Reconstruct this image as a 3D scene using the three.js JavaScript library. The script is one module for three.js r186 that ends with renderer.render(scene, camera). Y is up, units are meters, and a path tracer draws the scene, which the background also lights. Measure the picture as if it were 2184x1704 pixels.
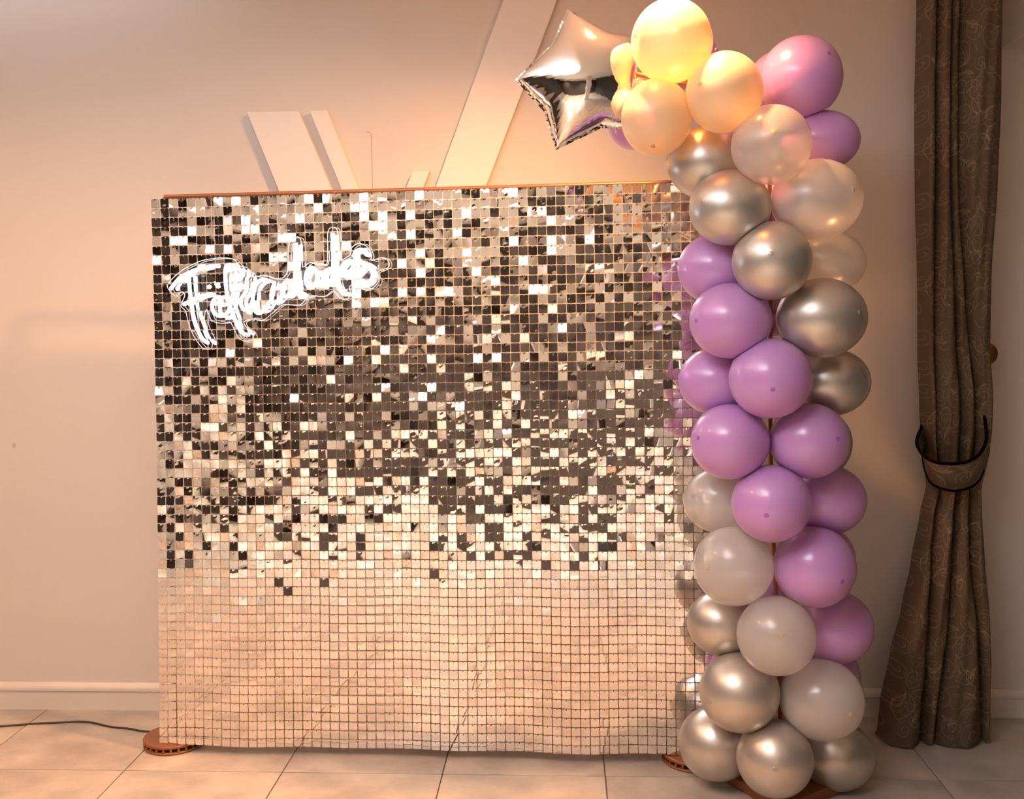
import * as THREE from 'three';
import { RoundedBoxGeometry } from 'three/addons/geometries/RoundedBoxGeometry.js';
import { mergeGeometries, mergeVertices } from 'three/addons/utils/BufferGeometryUtils.js';

// ------------------------------------------------------------------ camera, light, exposure
const W = 2184, H = 1704, F = 2123;                    // frame and focal length in its pixels
const EYE = new THREE.Vector3(0, 1.4, 3.46);
const scene = new THREE.Scene();
scene.background = new THREE.Color(0x000000);
const camera = new THREE.PerspectiveCamera(2 * Math.atan(H / 2 / F) * 180 / Math.PI, W / H, 0.05, 60);
camera.position.copy(EYE);
camera.rotation.set(-0.0796, 0.0503, -0.011, 'YXZ');
camera.updateMatrixWorld(true);
scene.add(camera);
const renderer = new THREE.WebGLRenderer();
renderer.toneMapping = THREE.LinearToneMapping;
renderer.toneMappingExposure = 2.55;
renderer.shadowMap.enabled = true;

const CEIL = 2.62;
// camera flash bounced off the white ceiling
const flash = new THREE.SpotLight(0xf2f6ff, 50, 0, 0.64, 1.0, 2);
flash.position.set(-0.25, 1.55, 3.5);
flash.target.position.set(-0.85, CEIL, 2.62);
flash.castShadow = true; flash.shadow.radius = 2;
scene.add(flash, flash.target);
// recessed downlights: x, z, intensity, half angle; pale three added to brighten the mirrored ceiling
const DOWNLIGHTS = [
  [0.18, 0.98, 9.5, 1.22, 0xffb674, -0.68, 0.0, 'warm ceiling downlight just above the glowing pearl balloons and the foil star'],
  [-2.1, 1.25, 3.0, 1.35, 0xffae5e, 0, 0, 'warm ceiling downlight above the left end of the cream wall'],
  [-1.75, 2.2, 3.6, 1.05, 0xffad60, 0, 0, 'warm ceiling downlight over the tiles in front of the left edge of the sequin panel'],
  [-0.55, 2.0, 3.9, 0.85, 0xffab5c, 0, 0, 'warm ceiling downlight over the tiles in front of the middle of the sequin panel'],
  [-1.2, 5.2, 34, 1.15, 0xffeedd, 0, 0, 'pale ceiling downlight added behind the camera to brighten the mirrored ceiling, nearest of the three there'],
  [0.6, 6.2, 34, 1.15, 0xffeedd, 0, 0, 'pale ceiling downlight added behind the camera to brighten the mirrored ceiling, beyond the square column'],
  [-2.6, 6.6, 26, 1.15, 0xffeedd, 0, 0, 'pale ceiling downlight added behind the camera to brighten the mirrored ceiling, farthest one towards the dark side wall'],
];

// ------------------------------------------------------------------ helpers
const V3 = (x, y, z) => new THREE.Vector3(x, y, z);
function rng(seed) { return () => { seed |= 0; seed = seed + 0x6D2B79F5 | 0; let t = Math.imul(seed ^ seed >>> 15, 1 | seed); t = t + Math.imul(t ^ t >>> 7, 61 | t) ^ t; return ((t ^ t >>> 14) >>> 0) / 4294967296; }; }
const rand = rng(20240611);
const gauss = () => Math.sqrt(-2 * Math.log(1 - rand())) * Math.cos(2 * Math.PI * rand());
const names = {};
function numbered(n) { const k = names[n] = (names[n] ?? -1) + 1; return k ? n + '_' + String(k).padStart(3, '0') : n; }
function rayOf(px, py) { return V3((px - W / 2) / F, -(py - H / 2) / F, -1).applyQuaternion(camera.quaternion); }
function at(px, py, z) { const d = rayOf(px, py), k = (z - EYE.z) / d.z; return EYE.clone().addScaledVector(d, k); }
function onFloor(px, py) { const d = rayOf(px, py), k = -EYE.y / d.y; return EYE.clone().addScaledVector(d, k); }
const FWD = V3(0, 0, -1).applyQuaternion(camera.quaternion);
const depthOf = (p) => p.clone().sub(EYE).dot(FWD);
function tag(o, label, category, group, kind) { o.userData.label = label; if (category) o.userData.category = category; if (group) o.userData.group = group; if (kind) o.userData.kind = kind; return o; }
function top(name, pos) { const g = new THREE.Group(); g.name = numbered(name); if (pos) g.position.copy(pos); scene.add(g); return g; }
function part(name, geo, mat, parent = scene) { const m = new THREE.Mesh(geo, mat); m.name = parent === scene ? numbered(name) : name; parent.add(m); return m; }
function box(w, h, d, x, y, z, r = 0) { const g = r ? new RoundedBoxGeometry(w, h, d, 2, r) : new THREE.BoxGeometry(w, h, d); g.translate(x, y, z); return g; }
const merge = (a) => mergeGeometries(a.map((g) => { g = g.index ? g.toNonIndexed() : g; for (const k of Object.keys(g.attributes)) if (!['position', 'normal', 'uv'].includes(k)) g.deleteAttribute(k); return g; }));
function tube(pts, r, seg = 64, rad = 8, closed = false, tension = 0.5) { return new THREE.TubeGeometry(new THREE.CatmullRomCurve3(pts, closed, 'catmullrom', tension), seg, r, rad, closed); }
// value noise, tiling with period n
function noise2(seed) {
  const r = rng(seed), N = 64, t = new Float32Array(N * N).map(() => r());
  return (x, y, per) => {
    const xi = Math.floor(x), yi = Math.floor(y), fx = x - xi, fy = y - yi, sx = fx * fx * (3 - 2 * fx), sy = fy * fy * (3 - 2 * fy);
    const q = (a, b) => t[(((b % per) + per) % per % N) * N + (((a % per) + per) % per % N)];
    return (q(xi, yi) * (1 - sx) + q(xi + 1, yi) * sx) * (1 - sy) + (q(xi, yi + 1) * (1 - sx) + q(xi + 1, yi + 1) * sx) * sy;
  };
}
function dataTexture(n, fn, srgb = true) {
  const d = new Uint8Array(n * n * 4);
  for (let y = 0; y < n; y++) for (let x = 0; x < n; x++) { const c = fn(x / n, y / n), o = (y * n + x) * 4; d[o] = c[0]; d[o + 1] = c[1]; d[o + 2] = c[2]; d[o + 3] = 255; }
  const t = new THREE.DataTexture(d, n, n); t.magFilter = THREE.LinearFilter; t.minFilter = THREE.LinearFilter; t.wrapS = t.wrapT = THREE.RepeatWrapping;
  if (srgb) t.colorSpace = THREE.SRGBColorSpace; t.needsUpdate = true; return t;
}
const std = (o) => new THREE.MeshStandardMaterial({ side: THREE.DoubleSide, ...o });
const phys = (o) => new THREE.MeshPhysicalMaterial({ side: THREE.DoubleSide, ...o });
const lin = (r, g, b) => new THREE.Color().setRGB(r, g, b);

// ------------------------------------------------------------------ materials
const nz = noise2(7);
const fbm = (u, v, f, o = 4) => { let s = 0, a = 0.5, k = f; for (let i = 0; i < o; i++) { s += a * nz(u * k + i * 3, v * k + i * 5, k); a *= 0.5; k *= 2; } return s; };
const plasterBump = dataTexture(256, (u, v) => { const g = 128 + 110 * (fbm(u, v, 16, 3) - 0.45); return [g, g, g]; }, false);
plasterBump.repeat.set(1.2, 1.2);
const M = {
  wall: std({ color: lin(0.66, 0.60, 0.55), roughness: 0.82, bumpMap: plasterBump, bumpScale: 0.0006 }),
  board: std({ color: lin(0.76, 0.71, 0.66), roughness: 0.6 }),
  ceiling: std({ color: lin(0.84, 0.83, 0.81), roughness: 0.9 }),
  baseboard: std({ color: lin(0.70, 0.64, 0.57), roughness: 0.4 }),
  darkWall: std({ color: lin(0.045, 0.043, 0.042), roughness: 0.6 }),
  addedPanel: std({ color: lin(0.035, 0.024, 0.018), roughness: 0.35 }),
  grout: std({ color: lin(0.10, 0.085, 0.07), roughness: 0.9 }),
  mirror: std({ color: lin(0.86, 0.85, 0.84), metalness: 1, roughness: 0.035 }),
  farFloor: std({ color: lin(0.26, 0.205, 0.16), roughness: 0.35 }),  // far floor darkened in colour to tone down its mirrored brightness
  pin: std({ color: lin(0.35, 0.34, 0.33), metalness: 0.6, roughness: 0.3 }),
  clearPlastic: phys({ color: lin(0.85, 0.84, 0.83), roughness: 0.15, transmission: 0.6, thickness: 0 }),
  copper: std({ color: lin(0.62, 0.24, 0.10), metalness: 0.85, roughness: 0.3 }),
  bronze: std({ color: lin(0.30, 0.12, 0.05), metalness: 0.4, roughness: 0.35 }),
  slot: std({ color: lin(0.012, 0.009, 0.007), roughness: 0.8 }),
  neon: std({ color: lin(0.9, 0.93, 1), emissive: lin(0.66, 0.80, 1.0), emissiveIntensity: 1.6, roughness: 0.4 }),
  acrylic: phys({ color: lin(0.97, 0.98, 1), roughness: 0.02, transmission: 1, thickness: 0, ior: 1.35 }),
  acrylicEdge: phys({ color: lin(0.95, 0.97, 1), roughness: 0.3, transmission: 0.35, thickness: 0 }),
  wire: std({ color: lin(0.55, 0.55, 0.55), metalness: 0.8, roughness: 0.3 }),
  foil: std({ color: lin(0.90, 0.89, 0.88), metalness: 1, roughness: 0.05 }),
  cord: std({ color: lin(0.045, 0.035, 0.028), roughness: 0.5 }),
  brass: std({ color: lin(0.55, 0.30, 0.08), metalness: 1, roughness: 0.32 }),
  piping: phys({ color: lin(0.003, 0.003, 0.004), roughness: 0.9, specularIntensity: 0.15 }),
  lilac: phys({ color: lin(0.60, 0.31, 0.69), roughness: 0.3, clearcoat: 0.55, clearcoatRoughness: 0.1, transmission: 0.16, thickness: 0 }),
  lilacTip: phys({ color: lin(0.33, 0.12, 0.48), roughness: 0.35, clearcoat: 0.4 }),
  silver: phys({ color: lin(0.56, 0.52, 0.47), metalness: 0.72, roughness: 0.36, clearcoat: 0.15, clearcoatRoughness: 0.2 }),
  silverTip: phys({ color: lin(0.47, 0.43, 0.385), metalness: 0.7, roughness: 0.4 }),
  clear: phys({ color: lin(0.90, 0.87, 0.84), roughness: 0.28, transmission: 0.74, thickness: 0, clearcoat: 0.3, clearcoatRoughness: 0.06 }),
  milky: phys({ color: lin(0.88, 0.85, 0.82), roughness: 0.2, transmission: 0.62, thickness: 0, clearcoat: 0.3, clearcoatRoughness: 0.06 }),
  milkyTip: phys({ color: lin(0.85, 0.70, 0.35), roughness: 0.3, transmission: 0.5, thickness: 0 }),
  clearTip: phys({ color: lin(0.85, 0.70, 0.35), roughness: 0.3, transmission: 0.5, thickness: 0 }),
  pearl: phys({ color: lin(0.89, 0.76, 0.53), roughness: 0.4, transmission: 0.5, thickness: 0, clearcoat: 0.35, clearcoatRoughness: 0.12 }),  // warm glow of the lamp through the latex is put into this colour
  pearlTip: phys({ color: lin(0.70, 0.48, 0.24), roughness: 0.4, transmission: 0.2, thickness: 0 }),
  ribbon: std({ color: lin(0.75, 0.12, 0.12), roughness: 0.4 }),
  lampRing: std({ color: lin(0.8, 0.8, 0.8), metalness: 0.5, roughness: 0.3 }),
  lampFace: std({ color: lin(1, 0.9, 0.75), emissive: lin(1, 0.62, 0.28), emissiveIntensity: 5 }),
};
// stone tile: cloudy beige grey with faint drifts
const tileMaterials = [0, 1, 2, 3].map((k) => {
  const map = dataTexture(256, (u, v) => {
    const a = fbm(u + k * 0.31, v + k * 0.17, 3, 5), b = fbm(u * 1 + 0.5, v + k * 0.23, 7, 4), c = fbm(u, v, 40, 2);
    const s = 0.80 + 0.25 * (a - 0.47) + 0.16 * (b - 0.47) + 0.05 * (c - 0.4);
    return [Math.min(255, 218 * s), Math.min(255, 206 * s), Math.min(255, 192 * s)];
  });
  return std({ map, roughness: 0.3, bumpMap: plasterBump, bumpScale: 0.00015 });
});
// damask cloth: brown grey ground with thin embroidered scrolls
function scrollTexture() {
  const n = 1024, c = document.createElement('canvas'); c.width = c.height = n; const x = c.getContext('2d'), r = rng(91);
  x.fillStyle = '#5d5046'; x.fillRect(0, 0, n, n);
  for (let i = 0; i < 5000; i++) { x.fillStyle = r() < 0.5 ? 'rgba(40,32,26,0.25)' : 'rgba(125,112,98,0.18)'; x.fillRect(r() * n, r() * n, 1 + r() * 2, 5 + r() * 12); }
  x.lineCap = 'round';
  const spiral = (cx, cy, R, turn, dir, col, lw) => {
    for (const ox of [-n, 0, n]) for (const oy of [-n, 0, n]) {
      x.strokeStyle = col; x.lineWidth = lw; x.beginPath();
      for (let t = 0; t <= 60; t++) { const a = turn + dir * t * 0.19, q = R * (1 - t / 66); const X = cx + ox + Math.cos(a) * q, Y = cy + oy + Math.sin(a) * q; t ? x.lineTo(X, Y) : x.moveTo(X, Y); }
      x.stroke();
    }
  };
  const frond = (cx, cy, L, ang, bend, col) => {
    for (const ox of [-n, 0, n]) for (const oy of [-n, 0, n]) for (let k = -2; k <= 2; k++) {
      x.strokeStyle = col; x.lineWidth = 2.4; x.beginPath(); x.moveTo(cx + ox, cy + oy);
      const a = ang + k * 0.16, e = L * (1 - Math.abs(k) * 0.13);
      x.quadraticCurveTo(cx + ox + Math.cos(a + bend) * e * 0.6, cy + oy + Math.sin(a + bend) * e * 0.6, cx + ox + Math.cos(a) * e, cy + oy + Math.sin(a) * e); x.stroke();
    }
  };
  const cols = ['rgba(150,136,116,0.85)', 'rgba(134,122,104,0.8)', 'rgba(164,144,114,0.8)'];
  for (let i = 0; i < 40; i++) { const cx = ((i % 5) + 0.5 * (Math.floor(i / 5) % 2) + 0.25 * r()) * n / 5, cy = (Math.floor(i / 5) + 0.3 * r()) * n / 5; spiral(cx, cy, 62 + 60 * r(), r() * 6.28, r() < 0.5 ? 1 : -1, cols[i % 3], 3.4); }
  for (let i = 0; i < 34; i++) frond(r() * n, r() * n, 110 + 90 * r(), r() * 6.28, r() < 0.5 ? 0.8 : -0.8, cols[i % 3]);
  const t = new THREE.CanvasTexture(c); t.colorSpace = THREE.SRGBColorSpace; t.wrapS = t.wrapT = THREE.RepeatWrapping; t.repeat.set(2.2, 2.2); return t;
}
M.damask = std({ map: scrollTexture(), color: lin(0.90, 0.84, 0.70), roughness: 0.75 });

// ------------------------------------------------------------------ the room
const ROOM = { x0: -4.6, x1: 2.75, z1: 7.4 };
const RW = ROOM.x1 - ROOM.x0, RX = (ROOM.x0 + ROOM.x1) / 2;
const wallBack = part('wall_back', box(RW + 0.3, CEIL + 0.2, 0.15, RX, (CEIL + 0.2) / 2 - 0.05, -0.075), M.wall);
{ const uv = wallBack.geometry.attributes.uv; for (let i = 0; i < uv.count; i++) uv.setXY(i, uv.getX(i) * RW, uv.getY(i) * CEIL); }
tag(wallBack, 'cream painted plaster wall behind the sequin panel and balloons', 'wall', null, 'structure');
{ // hairline crack in the plaster between the slanted boards
  const p = [[782, 280], [787, 282.5], [791.5, 283], [792.5, 300], [793, 330], [794, 370], [794.5, 410], [795.5, 450]].map(([x, y]) => at(x, y, 0.0002));
  part('plaster_crack', tube(p, 0.0011, 40, 5), std({ color: lin(0.42, 0.37, 0.33), roughness: 0.9 }), wallBack);
  const q = at(30, 950, 0.0006), s = new THREE.CircleGeometry(0.009, 20); s.scale(0.9, 1.1, 1); s.translate(q.x, q.y, q.z);
  part('paint_smudge', s, std({ color: lin(0.52, 0.46, 0.40), roughness: 0.9 }), wallBack);
}
tag(part('wall_left', box(0.15, CEIL + 0.2, ROOM.z1, ROOM.x0 - 0.075, CEIL / 2, ROOM.z1 / 2), M.darkWall), 'dark side wall on the left, beyond the frame', 'wall', null, 'structure');
tag(part('wall_right', box(0.15, CEIL + 0.2, ROOM.z1, ROOM.x1 + 0.075, CEIL / 2, ROOM.z1 / 2), M.darkWall), 'unseen side wall on the right beyond the frame, coloured dark to cut bounced light', 'wall', null, 'structure');  // dark colour given to this unseen wall to reduce bounce on the right
tag(part('wall_front', box(RW + 0.3, CEIL + 0.2, 0.15, RX, CEIL / 2, ROOM.z1 + 0.075), M.wall), 'cream wall at the far end of the room behind the camera', 'wall', null, 'structure');
tag(part('ceiling', box(RW + 0.3, 0.15, ROOM.z1 + 0.3, RX, CEIL + 0.075, ROOM.z1 / 2), M.ceiling), 'white ceiling above the room, lit by the bounced flash', 'ceiling', null, 'structure');
{ // floor slab and tiles
  const floor = top('floor'); tag(floor, 'large square beige stone floor tiles with thin dark joints', 'floor', null, 'structure');
  part('floor_slab', box(RW + 0.3, 0.1, ROOM.z1 + 0.3, RX, -0.0535, ROOM.z1 / 2), M.grout, floor);
  const T = 0.503, X0 = 0.125, Z0 = onFloor(1200, 1654).z, g = [0, 1, 2, 3].map((k) => { const b = new RoundedBoxGeometry(T - 0.0035, 0.012, T - 0.0035, 1, 0.0012); const p = b.attributes.position, uv = b.attributes.uv; for (let i = 0; i < p.count; i++) { const u = p.getX(i) / T + 0.5, v = p.getZ(i) / T + 0.5; k % 2 ? uv.setXY(i, v, u) : uv.setXY(i, u, v); } return b; });
  const i0 = Math.floor((ROOM.x0 - X0) / T), i1 = Math.ceil((ROOM.x1 - X0) / T), j0 = Math.floor((0 - Z0) / T), j1 = Math.ceil((ROOM.z1 - Z0) / T);
  const rest = [];
  for (let i = i0; i < i1; i++) for (let j = j0; j < j1; j++) {
    const k = Math.floor(rand() * 4), x = X0 + (i + 0.5) * T, z = Z0 + (j + 0.5) * T;
    const x0 = Math.max(X0 + i * T, ROOM.x0), x1 = Math.min(X0 + (i + 1) * T, ROOM.x1), z0 = Math.max(Z0 + j * T, 0.0), z1 = Math.min(Z0 + (j + 1) * T, ROOM.z1);
    if (x1 - x0 < 0.02 || z1 - z0 < 0.02) continue;
    if (z < 5.2) {
      const whole = x1 - x0 > T - 0.01 && z1 - z0 > T - 0.01;
      let geo = g[k];
      if (!whole) { geo = new RoundedBoxGeometry(x1 - x0 - 0.0035, 0.012, z1 - z0 - 0.0035, 1, 0.0012); const p = geo.attributes.position, uv = geo.attributes.uv; for (let n = 0; n < p.count; n++) uv.setXY(n, p.getX(n) / T, p.getZ(n) / T); }
      const m = part('tile', geo, tileMaterials[Math.floor(rand() * 4)], floor); m.position.set((x0 + x1) / 2, -0.006 + (rand() - 0.5) * 0.0004, (z0 + z1) / 2);
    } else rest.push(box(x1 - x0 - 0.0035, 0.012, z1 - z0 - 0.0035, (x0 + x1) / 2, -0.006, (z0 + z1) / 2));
  }
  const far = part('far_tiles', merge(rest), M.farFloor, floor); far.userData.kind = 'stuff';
}
{ // skirting with a rounded top bead
  const s = new THREE.Shape(); s.moveTo(0, 0); s.lineTo(0.014, 0); s.lineTo(0.014, 0.068); s.lineTo(0.019, 0.072); s.quadraticCurveTo(0.021, 0.084, 0.016, 0.09); s.quadraticCurveTo(0.011, 0.095, 0.006, 0.0985); s.lineTo(0, 0.099);
  const g = new THREE.ExtrudeGeometry(s, { depth: RW, bevelEnabled: false, curveSegments: 6 }); g.rotateY(-Math.PI / 2); g.rotateY(Math.PI); g.translate(ROOM.x0, 0, 0);
  g.computeBoundingBox(); const b = g.boundingBox; g.translate(ROOM.x0 - b.min.x, 0, 0); if (b.max.z < 0.005) { g.rotateY(Math.PI); }
  tag(part('baseboard_back', g, M.baseboard), 'cream moulded skirting board along the foot of the wall', 'skirting board', null, 'structure');
}
{ // bulkhead in the upper right corner
  const p = at(2135, 105, 0);
  tag(part('trim_1', box(ROOM.x1 - p.x, CEIL - p.y + 0.05, 1.6, (ROOM.x1 + p.x) / 2, (CEIL + 0.05 + p.y) / 2, 0.8, 0.004), M.wall), 'cream ceiling bulkhead in the upper right corner beside the curtain', 'bulkhead', null, 'structure');
  // square column that the foil shows; dark panelling added to darken the mirrored far room
  tag(part('trim_2', box(0.45, CEIL, 0.45, 0.95, CEIL / 2, 4.9, 0.01), M.wall), 'square cream column behind the camera, mirrored in the foil star', 'column', null, 'structure');
  tag(part('trim_3', merge([box(0.05, 1.0, ROOM.z1 - 2.2, ROOM.x0 + 0.025, 0.5, ROOM.z1 / 2 + 1.0), box(RW, 2.35, 0.05, RX, 1.175, ROOM.z1 - 0.025)]), M.addedPanel), 'dark wainscot added round the far half of the room to darken its reflections', 'wainscot', null, 'structure');
}
// slanted relief boards on the wall
function board(px, label, z = 0.028) {
  const pts = px.map(([x, y]) => at(x, y, z)), s = new THREE.Shape(); pts.forEach((p, i) => i ? s.lineTo(p.x, p.y) : s.moveTo(p.x, p.y));
  const g = new THREE.ExtrudeGeometry(s, { depth: z - 0.003, bevelEnabled: true, bevelSize: 0.0015, bevelThickness: 0.0015, bevelSegments: 2 }); g.translate(0, 0, 0.0015);
  tag(part('wall_board', g, M.board), label, 'wall board', 'raised boards of the slanted wall relief');
}
board([[527, 239], [637, 238], [826, 692], [712, 692]], 'broad cream board slanting down to the right, leftmost on the wall above the sequins');
board([[661, 237], [697, 236], [842, 600], [810, 600]], 'narrow cream board slanting beside the broad leftmost one');
board([[880, 367], [915, 366], [868, 490], [833, 490]], 'short narrow cream board just peeking over the top of the sequin panel');
board([[1128, -148], [1244, -148], [924, 690], [824, 690]], 'long broad cream board slanting up to the ceiling left of the star');

// ------------------------------------------------------------------ downlights
for (const [x, z, power, angle, warmth, tx, tz, label] of DOWNLIGHTS) {
  const d = top('ceiling_downlight', V3(x, CEIL, z));
  tag(d, label, 'lamp', 'recessed ceiling downlights');
  const ring = new THREE.TorusGeometry(0.055, 0.008, 8, 32); ring.rotateX(Math.PI / 2); ring.translate(0, -0.003, 0); part('ring', ring, M.lampRing, d);
  const face = new THREE.CylinderGeometry(0.05, 0.05, 0.004, 24); face.translate(0, -0.003, 0); part('lamp_face', face, M.lampFace, d);
  const s = new THREE.SpotLight(warmth, power, 0, angle, 0.75, 2); s.position.set(0, -0.02, 0); s.target.position.set(tx, -2, tz); s.castShadow = true; s.shadow.radius = 2.2;
  d.add(s, s.target);
}

// ------------------------------------------------------------------ sequin panel
const baseL = onFloor(374, 1585), baseR = onFloor(1480, 1620);
const zL = onFloor(374, 1607).z, zR = onFloor(1480, 1634).z, dzdx = (zR - zL) / (baseR.x - baseL.x);
const sheetZ = (x) => zL + (x - baseL.x) * dzdx;
function atSheet(px, py, off = 0) { // point of the sheet's plane
  const d = rayOf(px, py), k = (zL + off - EYE.z + (EYE.x - baseL.x) * dzdx) / (d.z - d.x * dzdx); return EYE.clone().addScaledVector(d, k);
}
const N = 60, cTL = atSheet(322, 425), cTR = atSheet(1513, 387), cBL = atSheet(340, 1589), cBR = atSheet(1525, 1613);
function sheet(u, v) { // u to the right, v down, 0..1
  const p = cTL.clone().lerp(cTR, u).lerp(cBL.clone().lerp(cBR, u), v);
  p.x += 0.006 * Math.sin(Math.PI * v) * (1 - u);                        // the hanging edge bows a little
  p.z += 0.004 * Math.sin(u * 9 + 1) * v + 0.003 * Math.sin(u * 23 + v * 3) * v;
  p.y += 0.0025 * Math.sin(u * 31) * v;
  return p;
}
{
  const wall = top('shimmer_wall', V3((baseL.x + baseR.x) / 2, 0, (zL + zR) / 2));
  tag(wall, 'tall square backdrop panel covered in small mirrored silver square sequins', 'backdrop');
  const O = wall.position, local = (p) => p.clone().sub(O);
  const R0 = cTR.clone().sub(cTL).normalize(), N0 = R0.clone().cross(V3(0, 1, 0)).normalize();
  const pitch = cTL.distanceTo(cTR) / N, size = pitch * 0.945, G = 4;
  // a dented square sheet: heights w and analytic normals on a (G+1)^2 grid, rounded corners
  function sequinShape(wild) {
    const k = [gauss() * 0.022 * wild, gauss() * 0.022 * wild, gauss() * 0.024 * wild];
    const dents = []; if (rand() < 0.35 * wild) dents.push([rand() - 0.5, rand() - 0.5, gauss() * 0.018 * wild, 0.12 + 0.12 * rand()]);
    dents.push([0, 0.42, -0.010 - 0.004 * rand(), 0.10]);                // pulled in at the pin
    const w = (a, b) => { let s = k[0] * a * a + k[1] * b * b + k[2] * a * b, da = 2 * k[0] * a + k[2] * b, db = 2 * k[1] * b + k[2] * a; for (const [x, y, h, q] of dents) { const e = h * Math.exp(-((a - x) ** 2 + (b - y) ** 2) / (q * q)); s += e; da += -2 * (a - x) / (q * q) * e; db += -2 * (b - y) / (q * q) * e; } return [s, da, db]; };
    const pos = [], nor = [], idx = [], uv = [];
    for (let j = 0; j <= G; j++) for (let i = 0; i <= G; i++) {
      let a = i / G - 0.5, b = j / G - 0.5; const [s, da, db] = w(a, b); const corner = (i % G === 0 && j % G === 0) ? 0.965 : 1; 
      pos.push(a * corner * size, (b * corner - 0.42) * size, s * size); const n = V3(-da, -db, 1).normalize(); nor.push(n.x, n.y, n.z); uv.push(i / G, j / G);
    }
    for (let j = 0; j < G; j++) for (let i = 0; i < G; i++) { const o = j * (G + 1) + i; idx.push(o, o + 1, o + G + 2, o, o + G + 2, o + G + 1); }
    const g = new THREE.BufferGeometry(); g.setAttribute('position', new THREE.Float32BufferAttribute(pos, 3)); g.setAttribute('normal', new THREE.Float32BufferAttribute(nor, 3)); g.setAttribute('uv', new THREE.Float32BufferAttribute(uv, 2)); g.setIndex(idx); return g;
  }
  const shapes = { calm: [...Array(8)].map(() => sequinShape(0.35)), wild: [...Array(16)].map(() => sequinShape(1)) };
  const panelTilt = [...Array(36)].map(() => [gauss() * 0.018, gauss() * 0.014]);
  const all = [];
  for (let r = 0; r < N; r++) for (let c = 0; c < N; c++) {
    const u = (c + 0.5) / N, v = (r + 0.08) / N, p = sheet(u, v), wild = THREE.MathUtils.smoothstep(0.74 - v + 0.08 * (rand() - 0.5), 0, 0.14) * 0.88 + 0.12;
    const t = panelTilt[Math.floor(r / 10) * 6 + Math.floor(c / 10)];
    const lone = rand() < 0.46 - 0.2 * THREE.MathUtils.smoothstep(u, 0.8, 0.92), sp = lone ? 0.125 : 0.03, sy = lone ? 0.10 : 0.026;
    all.push({ p, r, c, wild, pitch: t[0] * wild + (lone ? 0.03 + 0.06 * Math.max(0, 1 - v / 0.45) + gauss() * sp : 0.012 + gauss() * sp) * wild + gauss() * 0.007, yaw: t[1] * wild + gauss() * sy * wild + gauss() * 0.007, roll: gauss() * 0.012, near: p.distanceTo(EYE) });
  }
  // the nearest ones in view are parts of their own
  const own = new Set(all.filter((s) => s.c < 56).sort((a, b) => a.near - b.near).slice(0, 300));
  const q0 = new THREE.Quaternion().setFromRotationMatrix(new THREE.Matrix4().makeBasis(R0, V3(0, 1, 0), N0)), rest = [], pins = [];
  for (const s of all) {
    const q = q0.clone().multiply(new THREE.Quaternion().setFromEuler(new THREE.Euler(-s.pitch, s.yaw, s.roll)));
    const at0 = local(s.p);
    if (own.has(s)) {
      const set = s.wild > 0.5 ? shapes.wild : shapes.calm, m = part('sequin', set[Math.floor(rand() * set.length)], M.mirror, wall); m.position.copy(at0); m.quaternion.copy(q);
    } else { const g = sequinShape(s.wild); g.applyMatrix4(new THREE.Matrix4().compose(at0, q, V3(1, 1, 1))); rest.push(g); }
    const pin = new THREE.OctahedronGeometry(0.0021, 0); pin.scale(1, 1, 0.7); pin.translate(at0.x + N0.x * 0.001, at0.y, at0.z + N0.z * 0.001); pins.push(pin);
  }
  const far = part('sequins', mergeGeometries(rest), M.mirror, wall); far.userData.kind = 'stuff'; far.userData.label = 'the remaining mirrored square sequins of the panel';
  const pinMesh = part('sequin_pins', merge(pins), M.pin, wall); pinMesh.userData.kind = 'stuff';
  // clear lattice that carries the pins
  const lat = [];
  const strip = (a, b) => { const d = b.clone().sub(a), L = d.length(), m = a.clone().add(b).multiplyScalar(0.5).addScaledVector(N0, -0.006), g = new THREE.BoxGeometry(L, 0.003, 0.0015), q = new THREE.Quaternion().setFromUnitVectors(V3(1, 0, 0), d.normalize()); g.applyQuaternion(q); m.sub(O); g.translate(m.x, m.y, m.z); lat.push(g); };
  for (let i = 0; i < N; i++) { const k = (i + 0.5) / N, h = (i + 0.1) / N; strip(sheet(k, 0.001), sheet(k, 0.985)); strip(sheet(0.002, h), sheet(0.998, h)); }
  const lattice = part('backing_lattice', merge(lat), M.clearPlastic, wall); lattice.userData.kind = 'stuff';
  // copper tube frame on two round slotted feet
  const b = -0.055, postL = [atSheet(351, 423, b), atSheet(361, 1200, b)], postR = [atSheet(1487, 391, b), atSheet(1500, 1200, b)];
  for (const [p, base] of [[postL, baseL], [postR, baseR]]) {
    const foot = V3(base.x, 0.03, base.z);
    part('post', tube([p[0], p[0].clone().lerp(foot, 0.5), foot].map(local), 0.0085, 30, 12), M.bronze, wall);
    const disc = new THREE.Group(); disc.name = 'foot'; disc.position.copy(local(V3(base.x, 0, base.z))); wall.add(disc);
    const lath = (h0, h1, r) => new THREE.LatheGeometry([[0, h0], [r - 0.002, h0], [r, h0 + 0.002], [r, h1 - 0.002], [r - 0.002, h1], [0, h1]].map(([x, y]) => new THREE.Vector2(x, y)), 64);
    part('lower_plate', lath(0.0005, 0.009, 0.101), M.bronze, disc); part('upper_plate', lath(0.020, 0.030, 0.101), M.bronze, disc); part('dark_core', lath(0.009, 0.020, 0.093), M.slot, disc);
    const blocks = []; for (let i = 0; i < 26; i++) { const g = new THREE.BoxGeometry(0.006, 0.011, 0.007); g.translate(0, 0.0145, 0.097); g.rotateY(i / 26 * Math.PI * 2); blocks.push(g); } part('spacer', merge(blocks), M.bronze, disc);
  }
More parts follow.
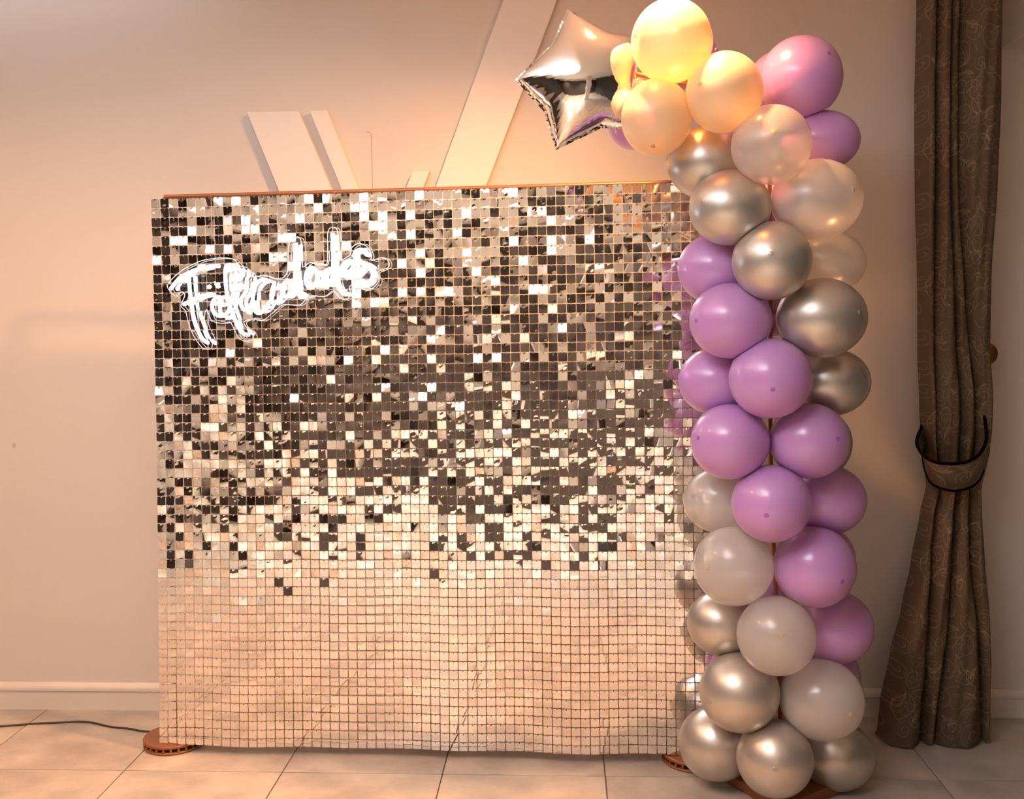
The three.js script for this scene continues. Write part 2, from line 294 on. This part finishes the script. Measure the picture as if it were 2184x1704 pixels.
  part('top_rail', tube([postL[0], postL[0].clone().lerp(postR[0], 0.5), postR[0]].map((p) => local(p).add(V3(0, 0.004, 0))), 0.0075, 20, 12), M.bronze, wall);
}

// ------------------------------------------------------------------ neon sign
{
  const strokes = [
    [[365, 615], [382, 595], [405, 581], [427, 573], [449, 568], [458, 568]],
    [[403, 592], [405, 620], [409, 650], [413, 676], [422, 704], [432, 723], [443, 731]],
    [[393, 649], [408, 641], [424, 633], [445, 628]],
    [[453, 647], [466, 647], [473, 639], [466, 633], [457, 639], [452, 652], [457, 667], [469, 674], [482, 670], [490, 655], [501, 610], [503, 580], [494, 566], [482, 570], [481, 600], [487, 640], [496, 668], [508, 697], [519, 711], [530, 714]],
    [[527, 594], [525, 620], [514, 640], [518, 658], [529, 659], [538, 645]],
    [[519, 576], [519, 587]],
    [[574, 600], [566, 597], [556, 598], [546, 608], [540, 628], [540, 655], [549, 667], [561, 664], [572, 650], [580, 636], [585, 604]],
    [[585, 604], [579, 628], [582, 646], [592, 643], [602, 628], [608, 606]],
    [[625, 601], [614, 599], [605, 606], [602, 620], [608, 632], [619, 628], [627, 607], [631, 565], [631, 519], [629, 565], [633, 610], [641, 634], [650, 628]],
    [[676, 580], [665, 571], [655, 579], [652, 598], [659, 613], [670, 609], [678, 590], [676, 582], [680, 606], [688, 610]],
    [[706, 573], [694, 579], [689, 595], [697, 606], [707, 598], [711, 560], [710, 497], [712, 560], [716, 600], [727, 621], [737, 628]],
    [[731, 588], [747, 578], [754, 565], [744, 556], [732, 565], [729, 580], [740, 592], [758, 589], [770, 578], [778, 566]],
    [[782, 543], [772, 533], [760, 536], [756, 547], [767, 558], [785, 569], [795, 583], [792, 597], [782, 604], [771, 598]],
  ];
  const outline = [[357, 612], [366, 596], [392, 574], [430, 556], [470, 550], [498, 553], [513, 568], [518, 568], [532, 586], [545, 590], [566, 587], [586, 594], [604, 592], [614, 575], [615, 530], [622, 508], [640, 508], [645, 540], [646, 570], [660, 560], [684, 562], [698, 560], [699, 500], [704, 486], [716, 486], [721, 500], [724, 552], [745, 545], [750, 528], [766, 519], [784, 527], [793, 545], [791, 556], [815, 549], [828, 556], [829, 570], [806, 580], [808, 600], [794, 615], [776, 618], [755, 608], [745, 612], [748, 628], [738, 640], [722, 634], [711, 620], [693, 632], [660, 632], [640, 650], [604, 650], [585, 665], [560, 684], [541, 680], [520, 688], [538, 712], [540, 724], [522, 728], [507, 718], [492, 688], [476, 690], [452, 684], [440, 660], [436, 690], [452, 728], [450, 744], [432, 742], [414, 718], [402, 690], [396, 664], [386, 652], [394, 630], [388, 622], [374, 632]];
  const c0 = atSheet(590, 600, 0.035), sign = top('neon_sign', c0);
  tag(sign, 'glowing white handwritten neon word hung on the upper left of the sequin panel', 'neon sign');
  const L = (x, y, off) => atSheet(x, y, off).sub(c0);
  const word = new THREE.Group(); word.name = 'lettering'; sign.add(word);
  for (const s of strokes) { const pts = s.map(([x, y]) => L(x, y, 0.024)); const g = tube(pts, 0.0060, s.length * 8, 8), ends = [pts[0], pts[pts.length - 1]].map((p) => { const e = new THREE.SphereGeometry(0.0060, 10, 8); e.translate(p.x, p.y, p.z); return e; }); part('neon_tube', merge([g, ...ends]), M.neon, word); }
  const bend = outline.map(([x, y]) => L(x, y, 0.0175)), sh = new THREE.Shape(new THREE.CatmullRomCurve3(bend, true, 'catmullrom', 0.4).getPoints(260).map((p) => new THREE.Vector2(p.x, p.y)));
  const flat = new THREE.ShapeGeometry(sh, 1), P = flat.attributes.position; for (let i = 0; i < P.count; i++) P.setZ(i, P.getX(i) * dzdx);
  flat.computeVertexNormals(); part('acrylic_plate', flat, M.acrylic, sign);
  part('acrylic_edge', tube(bend, 0.0012, 420, 5, true, 0.4), M.acrylicEdge, sign);
  for (const [x, y, x1, y1] of [[452, 556, 450, 418], [712, 487, 714, 408]]) part('hanging_wire', tube([L(x, y, 0.0175), L((x + x1) / 2, (y + y1) / 2, 0.03), L(x1, y1, 0.0)], 0.0005, 8, 5), M.wire, sign);
  for (const [x, y] of [[425, 610], [500, 610], [600, 600], [700, 570], [770, 560]]) { const l = new THREE.PointLight(0xdfe8ff, 0.006); l.position.copy(L(x, y, 0.075)); l.castShadow = true; l.shadow.radius = 0.4; sign.add(l); }
}
{ // cord along the floor
  const p = [[-60, 1553], [0, 1551], [80, 1545], [130, 1543], [165, 1541], [195, 1543], [225, 1550], [250, 1554], [275, 1556], [300, 1561], [322, 1563], [345, 1566]].map(([x, y]) => { const q = onFloor(x, y); q.y = 0.004; q.z = Math.max(q.z, 0.03); return q; });
  tag(part('power_cord', tube(p, 0.0034, 120, 8), M.cord), 'thin dark power cord lying on the floor by the skirting board', 'cord');
}

// ------------------------------------------------------------------ balloons and their stand
const footP = onFloor(1667, 1676), zp = footP.z;
const leanZ = (py) => zp + 0.11 * (1676 - py) / 720;          // the loaded pole leans a little towards the camera
{
  const st = top('balloon_stand', V3(footP.x, 0, footP.z)); tag(st, 'slim copper coloured stand with an arched arm inside the balloon column', 'balloon stand');
  const l = (x, y, z = leanZ(y)) => at(x, y, z).sub(st.position);
  const plate = new RoundedBoxGeometry(0.235, 0.034, 0.235, 3, 0.006); plate.rotateY(0.62); plate.translate(0.0, 0.0175, 0.02); part('base_plate', plate, M.bronze, st);
  part('lower_pole', tube([V3(0, 0.03, 0), l(1666, 1500), l(1661, 1340)], 0.0105, 20, 14), M.bronze, st);
  part('upper_pole', tube([l(1661, 1345), l(1654, 1250), l(1644, 1000), l(1643, 700), l(1641, 420)], 0.0058, 60, 12), M.bronze, st);
  part('arm', tube([l(1641, 430), l(1640, 330), l(1615, 250), l(1560, 205), l(1470, 180), l(1400, 168), l(1343, 154)], 0.0058, 60, 12), M.copper, st);
}
// px, py, rx, ry, layer (depth from the pole), kind, [tip px], label
const LAYER = { F: 0.163, S: 0, BF: 0.115, BB: -0.115, AB: -0.15, X: 0.05 };
const BALLOONS = [
  // top of the arch
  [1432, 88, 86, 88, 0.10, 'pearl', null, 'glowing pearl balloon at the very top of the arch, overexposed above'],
  [1447, 112, 76, 78, -0.10, 'lilac', null, 'pink lilac balloon hidden behind the topmost glowing pearl balloon'],
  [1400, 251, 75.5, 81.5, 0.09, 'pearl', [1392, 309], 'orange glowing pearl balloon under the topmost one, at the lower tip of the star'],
  [1353, 262, 58, 57, -0.16, 'lilac', null, 'small lilac balloon peeking out below the right end of the star'],
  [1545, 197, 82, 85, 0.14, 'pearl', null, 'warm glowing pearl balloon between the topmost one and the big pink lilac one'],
  [1708, 167, 87, 88, 0.0, 'lilac', [1768, 113], 'pink lilac balloon standing out on the upper right of the arch'],
  [1664, 185, 72, 76, -0.14, 'lilac', null, 'pink lilac balloon mostly hidden behind the one on the upper right'],
  // layers down the column
  [1645, 309, 85, 84, 'F', 'clear', [1651, 281], 'see-through pearl balloon in front where the arch meets the column'],
  [1505, 346, 82, 78, 0.0, 'silver', null, 'silver balloon at the left of the arch, half behind the orange pearl one'],
  [1753, 300, 80, 64, 0.0, 'lilac', null, 'dusky lilac balloon right of the see-through one, under the pink one'],
  [1640, 445, 66, 66, 'AB', 'lilac', null, 'lilac balloon in the gap below the topmost see-through balloon'],
  [1557, 443, 87, 80, 'BF', 'silver', null, 'silver balloon at the top corner of the sequin panel'],
  [1742, 426, 97, 86, 'BF', 'clear', null, 'large wide see-through balloon on the right below the dusky lilac one'],
  [1526, 573, 81, 75, 'S', 'lilac', null, 'lilac balloon left of the front silver one, at the edge of the sequins'],
  [1646, 556, 84, 84, 'F', 'silver', null, 'silver balloon at the front of the column, highest of the front silver ones'],
  [1765, 560, 80, 68, 'S', 'clear', null, 'see-through balloon on the right, wedged between the wide one and a silver one'],
  [1558, 684, 87.5, 81, 'BF', 'lilac', [1488, 683], 'lilac balloon under the leftmost edge one, with its dark tip pointing left'],
  [1752, 678, 95.5, 85.5, 'BF', 'silver', null, 'large wide silver balloon on the right of the column'],
  [1650, 655, 62, 62, 'AB', 'lilac', null, 'lilac balloon in the gap beneath the highest front silver balloon'],
  [1528, 813, 81, 72, 'S', 'lilac', null, 'lilac balloon at the left beside the front one in the middle of the column'],
  [1643, 807, 88, 86, 'F', 'lilac', [1648, 830], 'lilac balloon at the front in the middle of the column, tip facing out'],
  [1773, 815, 82, 72, 'S', 'silver', null, 'silver balloon on the right, lower and smaller than the wide silver one'],
  [1557, 942, 84, 81, 'BF', 'lilac', [1491, 934], 'lilac balloon of the middle pair, on the left, tip at its left edge'],
  [1726, 940, 84, 81, 'BF', 'lilac', [1786, 936], 'lilac balloon of the middle pair, on the right, tip at its right edge'],
  [1735, 945, 80, 78, 'BB', 'silver', null, 'silver balloon showing as a dark sliver behind the right middle lilac one'],
  [1536, 1067, 79, 70, 'S', 'milky', null, 'milky see-through balloon at the left, beside a front lilac one'],
  [1645, 1074, 84, 83, 'F', 'lilac', [1635, 1099], 'lilac balloon at the front, lowest of the front lilac ones, tip facing out'],
  [1765, 1066, 81, 75, 'S', 'lilac', null, 'shaded lilac balloon on the right, beside the lowest front lilac one'],
  [1565, 1206, 85, 85.5, 'BF', 'milky', null, 'milky see-through balloon in the left of the pair above the front milky one'],
  [1737, 1209, 86.5, 86.5, 'BF', 'lilac', [1795, 1241], 'lilac balloon right of the big milky one, tip at its lower right'],
  [1742, 1192, 80, 78, 'BB', 'lilac', null, 'lilac balloon showing as a thin sliver behind the lower right lilac one'],
  [1650, 1245, 62, 60, 'AB', 'lilac', null, 'lilac balloon deep in the gap beside the copper pole'],
  [1541, 1328, 76, 70, 'S', 'silver', null, 'silver balloon at the left, beside the front milky one'],
  [1656, 1355, 84, 85, 'F', 'milky', [1667, 1355], 'milky balloon at the front of the column with a pale yellow tip'],
  [1781, 1337, 80, 78, 'S', 'lilac', null, 'lilac balloon on the right, lowest fully visible lilac one'],
  [1752, 1440, 80, 78, 'BB', 'lilac', null, 'dark lilac balloon peeking out behind the lowest milky one on the right'],
  [1590, 1440, 78, 78, 'BB', 'lilac', null, 'lilac balloon barely showing behind the lower left silver one'],
  [1577, 1476, 85, 84, 'BF', 'silver', [1516, 1496], 'silver balloon of the lower pair, on the left, above the floor ones'],
  [1753, 1492, 89, 86, 'BF', 'milky', [1813, 1523], 'milky lilac tinged balloon of the lower pair, on the right'],
  [1527, 1585, 80, 78, 'S', 'silver', null, 'silver balloon at the foot of the column, on the left'],
  [1652, 1617, 81, 81.5, 'F', 'silver', [1652, 1641], 'silver balloon at the foot of the column, in front'],
  [1785, 1610, 78, 74, 'S', 'silver', null, 'shaded silver balloon at the foot of the column, on the right'],
];
const ico = mergeVertices((() => { const g = new THREE.IcosahedronGeometry(1, 17); g.deleteAttribute('uv'); g.deleteAttribute('normal'); return g; })(), 1e-4);
{
  const list = BALLOONS.map(([px, py, rx, ry, layer, kind, tip, label]) => {
    const z = leanZ(py) + (typeof layer === 'string' ? LAYER[layer] : layer);
    const c = at(px, py, z), k = depthOf(c) / F, a = rx * k * 0.994, b = ry * k * 0.994, d = Math.min(a, b) * 1.0;
    let out;
    if (tip) { // the point of the skin seen at the tip's pixel
      const dir = rayOf(...tip).normalize(), R = (a + b) / 2, oc = EYE.clone().sub(c), bb = oc.dot(dir), q = bb * bb - oc.lengthSq() + R * R; out = q > 0 ? EYE.clone().addScaledVector(dir, -bb - Math.sqrt(q)).sub(c).normalize() : V3(0, 0, 1);
    } else { const axis = at(1650, py, leanZ(py)); out = c.clone().sub(axis); out.y = 0.02; out.normalize(); }
    return { c, a, b, d, r: (a + b + d) / 3, kind, out, label };
  });
  list.forEach((B, i) => {
    const g = ico.clone(), p = g.attributes.position, v = V3(), n = V3();
    for (let k = 0; k < p.count; k++) {
      v.fromBufferAttribute(p, k); const t = v.dot(B.out);
      const stretch = t < -0.75 ? 1 + 0.5 * (-t - 0.75) ** 2 * 2 : 1 + (t > 0.985 ? 0.012 * (t - 0.985) / 0.015 : 0);   // drawn out towards the knot, a nub at the tip
      v.multiplyScalar(stretch); v.set(v.x * B.a, v.y * B.b, v.z * B.d);
      for (let j = 0; j < list.length; j++) if (j !== i) { // pressed flat where it meets a neighbour
        const C = list[j]; n.copy(C.c).sub(B.c); const D = n.length(); if (D > B.r + C.r + 0.03) continue; n.divideScalar(D);
        const ext = (E, m) => Math.sqrt((E.a * m.x) ** 2 + (E.b * m.y) ** 2 + (E.d * m.z) ** 2), ri = ext(B, n), rj = ext(C, n); if (D > ri + rj + 0.002) continue;
        const plane = D * ri / (ri + rj) - 0.0006, over = v.dot(n) - plane; if (over > 0) v.addScaledVector(n, -over);
      }
      p.setXYZ(k, v.x, v.y, v.z);
    }
    g.computeVertexNormals();
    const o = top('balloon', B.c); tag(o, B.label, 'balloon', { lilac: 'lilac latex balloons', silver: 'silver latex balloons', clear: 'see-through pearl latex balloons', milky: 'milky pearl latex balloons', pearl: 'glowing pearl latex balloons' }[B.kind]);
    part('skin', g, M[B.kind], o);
    const R = (q) => V3(q.x * B.a, q.y * B.b, q.z * B.d);
    const tipG = new THREE.SphereGeometry(0.0068, 14, 10); tipG.scale(1, 1, 0.28); tipG.applyQuaternion(new THREE.Quaternion().setFromUnitVectors(V3(0, 0, 1), B.out)); const tp = R(B.out).multiplyScalar(1.006); tipG.translate(tp.x, tp.y, tp.z);
    part('tip', tipG, M[B.kind + 'Tip'], o);
    const kg = new THREE.TorusGeometry(0.005, 0.0028, 8, 14); kg.applyQuaternion(new THREE.Quaternion().setFromUnitVectors(V3(0, 0, 1), B.out)); const kp = R(B.out).multiplyScalar(-1.075); kg.translate(kp.x, kp.y, kp.z);
    part('knot', kg, M[B.kind + 'Tip'], o);
  });
  const rp = [[1654, 678], [1650, 700], [1644, 722]].map(([x, y]) => at(x, y, leanZ(y) + 0.08)), rb = tube(rp, 0.0028, 12, 6);
  tag(part('tie_ribbon', rb, M.ribbon), 'thin red tie strip between the balloons in the middle of the column', 'ribbon');
}

// ------------------------------------------------------------------ foil star
{
  const z = leanZ(166) + 0.02, c = at(1247, 166, z), star = top('foil_star_balloon', c); tag(star, 'puffed silver foil star balloon at the left end of the arch', 'balloon');
  const k = depthOf(c) / F, outerPx = [[1212, 26], [1103, 170], [1186, 314], [1352, 272], [1362, 84]], innerPx = [[1179, 100], [1161, 233], [1280, 268], [1352, 168], [1294, 76]];
  const pts = []; for (let i = 0; i < 5; i++) for (const q of [outerPx[i], innerPx[i]]) pts.push(new THREE.Vector2((q[0] - 1247) * k, -(q[1] - 166) * k));
  // rounded tips: resample the outline
  const ring = []; for (let i = 0; i < 10; i++) { const a = pts[i], b = pts[(i + 1) % 10]; for (let j = 0; j < 26; j++) ring.push(a.clone().lerp(b, j / 26)); }
  const n = ring.length, edges = [...Array(10)].map((_, i) => [pts[i], pts[(i + 1) % 10]]);
  // inflated height: the membrane over the outline, its square root for full flanks
  const GN = 121, ext = 0.26, cell = 2 * ext / (GN - 1), phi = new Float32Array(GN * GN), ins = new Uint8Array(GN * GN);
  for (let j = 0; j < GN; j++) for (let i = 0; i < GN; i++) { const x = -ext + i * cell, y = -ext + j * cell; let c0 = false; for (const [a, b] of edges) if ((a.y > y) !== (b.y > y) && x < (b.x - a.x) * (y - a.y) / (b.y - a.y) + a.x) c0 = !c0; ins[j * GN + i] = c0 ? 1 : 0; }
  for (let it = 0; it < 700; it++) for (let j = 1; j < GN - 1; j++) for (let i = 1; i < GN - 1; i++) { const o = j * GN + i; if (ins[o]) { const v = (phi[o - 1] + phi[o + 1] + phi[o - GN] + phi[o + GN] + cell * cell) / 4; phi[o] += 1.85 * (v - phi[o]); } }
  const membrane = (p) => { const x = (p.x + ext) / cell, y = (p.y + ext) / cell, i = Math.floor(x), j = Math.floor(y), fx = x - i, fy = y - j, o = j * GN + i; return (phi[o] * (1 - fx) + phi[o + 1] * fx) * (1 - fy) + (phi[o + GN] * (1 - fx) + phi[o + GN + 1] * fx) * fy; };
  const wr = rng(5), ph = [...Array(40)].map(() => wr() * 6.28);
  function half(sign) {
    const S = 44, pos = [], idx = [];
    for (let s = 0; s <= S; s++) { const f = 1 - (1 - s / S) ** 1.0; for (let i = 0; i < n; i++) {
      const p = ring[i].clone().multiplyScalar(f), gap = (1 - f) * ring[i].length();
      let h = s === S ? 0 : 1.62 * Math.sqrt(Math.max(0, membrane(p))) - 2.2 * Math.max(0, membrane(p));
      const e = (i % 26) / 26, inner = Math.floor(i / 26) % 2 ? e : 1 - e;   // 1 near the notch between two points
      h += s === S ? 0 : 0.0017 * Math.exp(-gap / 0.02) * Math.min(1, gap / 0.006) * Math.sin(i * 1.15 + ph[Math.floor(i / 7) % 40]) * (0.25 + 0.75 * inner * inner);
      pos.push(p.x, p.y, sign * h);
    } }
    for (let s = 0; s < S; s++) for (let i = 0; i < n; i++) { const a = s * n + i, b = s * n + (i + 1) % n, c2 = a + n, d2 = b + n; sign > 0 ? idx.push(a, c2, b, b, c2, d2) : idx.push(a, b, c2, b, d2, c2); }
    const g = new THREE.BufferGeometry(); g.setAttribute('position', new THREE.Float32BufferAttribute(pos, 3)); g.setIndex(idx); const m = mergeVertices(g, 1e-5); m.computeVertexNormals(); return m;
  }
  const body = new THREE.Group(); body.name = 'foil'; star.add(body);
  part('front_skin', half(1), M.foil, body); part('back_skin', half(-1), M.foil, body);
  { // welded seam, a flat crinkled rim
    const pos = [], idx = []; for (let i = 0; i < n; i++) { const p = ring[i], o = p.clone().multiplyScalar(1 + 0.0055 / p.length()), w = 0.0004 * Math.sin(i * 1.9) + 0.0008 * Math.sin(i * 0.35); pos.push(p.x, p.y, 0, o.x, o.y, w); }
    for (let i = 0; i < n; i++) { const a = 2 * i, b = 2 * ((i + 1) % n); idx.push(a, a + 1, b, b, a + 1, b + 1); }
    const g = new THREE.BufferGeometry(); g.setAttribute('position', new THREE.Float32BufferAttribute(pos, 3)); g.setIndex(idx); g.computeVertexNormals(); part('seam', g, M.foil, star);
  }
  { const g = new THREE.TorusKnotGeometry(0.011, 0.0055, 60, 6, 3, 5); g.scale(1.1, 1, 0.8); const q = at(1362, 182, z + 0.02).sub(c); g.translate(q.x, q.y, q.z); part('twisted_tail', g, M.foil, star); }
  star.rotation.set(-0.03, 0.10, 0, 'YXZ');
}

// ------------------------------------------------------------------ curtain
{
  const EDGE = [[-60, 1966, 2138], [0, 1966, 2136], [200, 1961, 2133], [400, 1963, 2124], [600, 1967, 2110], [750, 1968, 2104], [850, 1973, 2110], [920, 1975, 2109], [980, 1981, 2102], [1040, 1987, 2088], [1100, 1972, 2089], [1200, 1951, 2092], [1300, 1929, 2100], [1400, 1902, 2104], [1500, 1880, 2103], [1600, 1868, 2100], [1640, 1865, 2098]];
  const edge = (y) => { let i = 0; while (i < EDGE.length - 2 && y > EDGE[i + 1][0]) i++; const a = EDGE[i], b = EDGE[i + 1], t = THREE.MathUtils.clamp((y - a[0]) / (b[0] - a[0]), 0, 1), s = t * t * (3 - 2 * t) * 0.5 + t * 0.5; return [a[1] + (b[1] - a[1]) * s, a[2] + (b[2] - a[2]) * s]; };
  const zc = 0.17, NU = 150, NV = 130, y0 = -90, base = at(2020, 1600, zc); base.y = 0;
  const cur = top('curtain', base); tag(cur, 'dark brown damask curtain with scroll embroidery, gathered by a tieback', 'curtain');
  // folds: crest positions across the cloth at the top, at the tie and at the hem
  const crests = [[0.0, 0.0, 0.0], [0.16, 0.12, 0.36], [0.33, 0.5, 0.46], [0.455, 0.74, 0.92], [1.0, 1.0, 1.0]];
  const pos = [], uv = [], idx = [];
  const yb = 1640;
  for (let j = 0; j <= NV; j++) {
    const y = y0 + (yb - y0) * j / NV, [xl, xr] = edge(y);
    const tie = Math.exp(-(((y - 1010) / 130) ** 2)), low = THREE.MathUtils.smoothstep(y, 1000, 1600), up = THREE.MathUtils.smoothstep(y, 300, 950);
    const cx = crests.map(([a, b, c]) => y < 1010 ? a + (b - a) * up : b + (c - b) * low);
    for (let i = 0; i <= NU; i++) {
      const u = i / NU; let k = 0; while (k < cx.length - 2 && u > cx[k + 1]) k++;
      const t = (u - cx[k]) / (cx[k + 1] - cx[k]), wdt = cx[k + 1] - cx[k];
      const depth = Math.min(0.062, 0.24 * wdt + 0.012) * (1 - 0.3 * tie) * (1 + 0.25 * low);
      const side = Math.min(u, 1 - u), wrap = Math.max(0, 1 - side / 0.05);
      const bump = Math.pow(1 - Math.pow(Math.abs(2 * t - 1), 2.6), 0.62), lift = [0.0, 0.012, -0.006, 0.004][k] * (1 - tie);
      let z = zc + 0.03 * low + depth * bump + lift * bump - 0.05 * wrap * wrap;
      z += 0.006 * low * Math.sin(u * 11 + 1.3 + y * 0.004) + 0.003 * Math.sin(u * 37 + y * 0.012) + 0.004 * up * Math.sin(u * 23 + y * 0.006);
      const fold = 0.35 * (1 - Math.abs(2 * t - 1));
      const p = at(xl + (xr - xl) * u, y, zc);     // shape of the cloth in the plane of the curtain
      pos.push(p.x - base.x, Math.max(0.006, p.y), z - base.z); uv.push(u * 0.40 + fold * 0.05, (1640 - y) / 640 * 1.0);
    }
  }
  for (let j = 0; j < NV; j++) for (let i = 0; i < NU; i++) { const a = j * (NU + 1) + i, b = a + NU + 1; idx.push(a, b, a + 1, a + 1, b, b + 1); }
  const g = new THREE.BufferGeometry(); g.setAttribute('position', new THREE.Float32BufferAttribute(pos, 3)); g.setAttribute('uv', new THREE.Float32BufferAttribute(uv, 2)); g.setIndex(idx); g.computeVertexNormals();
  part('cloth', g, M.damask, cur);
  // tieback: a crescent band with black piping
  const T = [[1976, 880, 0.05], [1968, 905, 0.12], [1956, 935, 0.20], [1958, 955, 0.26], [1974, 975, 0.30], [1998, 986, 0.32], [2035, 989, 0.33], [2068, 983, 0.32], [2090, 967, 0.30], [2103, 940, 0.27], [2102, 905, 0.235], [2096, 868, 0.20]];
  const Bm = [[1972, 930, 0.05], [1968, 955, 0.11], [1970, 985, 0.18], [1976, 1010, 0.23], [1987, 1030, 0.27], [2005, 1040, 0.295], [2032, 1046, 0.30], [2060, 1042, 0.295], [2082, 1030, 0.27], [2096, 1005, 0.22], [2107, 965, 0.16], [2109, 925, 0.10]];
  const ct = new THREE.CatmullRomCurve3(T.map(([x, y, z]) => at(x, y, z))), cb = new THREE.CatmullRomCurve3(Bm.map(([x, y, z]) => at(x, y, z)));
  const tb = top('curtain_tieback', V3(base.x, 1.0, 0.05)); tag(tb, 'brown damask tieback band with black piping round the dark curtain', 'tieback');
  const o = tb.position, bp = [], bu = [], bi = [], A = 60, Bn = 10;
  for (let i = 0; i <= A; i++) { const a = ct.getPoint(i / A), b = cb.getPoint(i / A); for (let j = 0; j <= Bn; j++) { const s = j / Bn, p = a.clone().lerp(b, s); p.z += 0.016 * Math.sin(Math.PI * s); bp.push(p.x - o.x, p.y - o.y, p.z - o.z); bu.push(i / A * 0.45, s * 0.12); } }
  for (let i = 0; i < A; i++) for (let j = 0; j < Bn; j++) { const a = i * (Bn + 1) + j, b = a + Bn + 1; bi.push(a, a + 1, b, b, a + 1, b + 1); }
  const bg = new THREE.BufferGeometry(); bg.setAttribute('position', new THREE.Float32BufferAttribute(bp, 3)); bg.setAttribute('uv', new THREE.Float32BufferAttribute(bu, 2)); bg.setIndex(bi); bg.computeVertexNormals();
  part('band', bg, M.damask, tb);
  for (const c of [ct, cb]) { const pg = new THREE.TubeGeometry(c, 80, 0.0052, 8); pg.translate(-o.x, -o.y, -o.z); part('piping', pg, M.piping, tb); }
  // brass holdback knob beside the curtain
  const kc = at(2107, 755, 0.10), kn = top('holdback_knob', V3(kc.x, kc.y, 0)); tag(kn, 'round brass holdback knob on the wall right of the curtain', 'knob');
  const lathe = (a) => { const q = new THREE.LatheGeometry(a.map(([x, y]) => new THREE.Vector2(x, y)), 40); q.rotateX(Math.PI / 2); return q; };
  part('stem', lathe([[0.0, 0.0], [0.02, 0.0], [0.02, 0.004], [0.008, 0.010], [0.008, 0.085], [0.0, 0.085]]), M.brass, kn);
  part('disc', lathe([[0, 0.080], [0.028, 0.080], [0.036, 0.086], [0.037, 0.091], [0.034, 0.095], [0.030, 0.0955], [0.027, 0.098], [0.015, 0.104], [0, 0.106]]), M.brass, kn);
}

scene.traverse((o) => { if (o.isMesh) { o.castShadow = true; o.receiveShadow = true; } });
renderer.render(scene, camera);
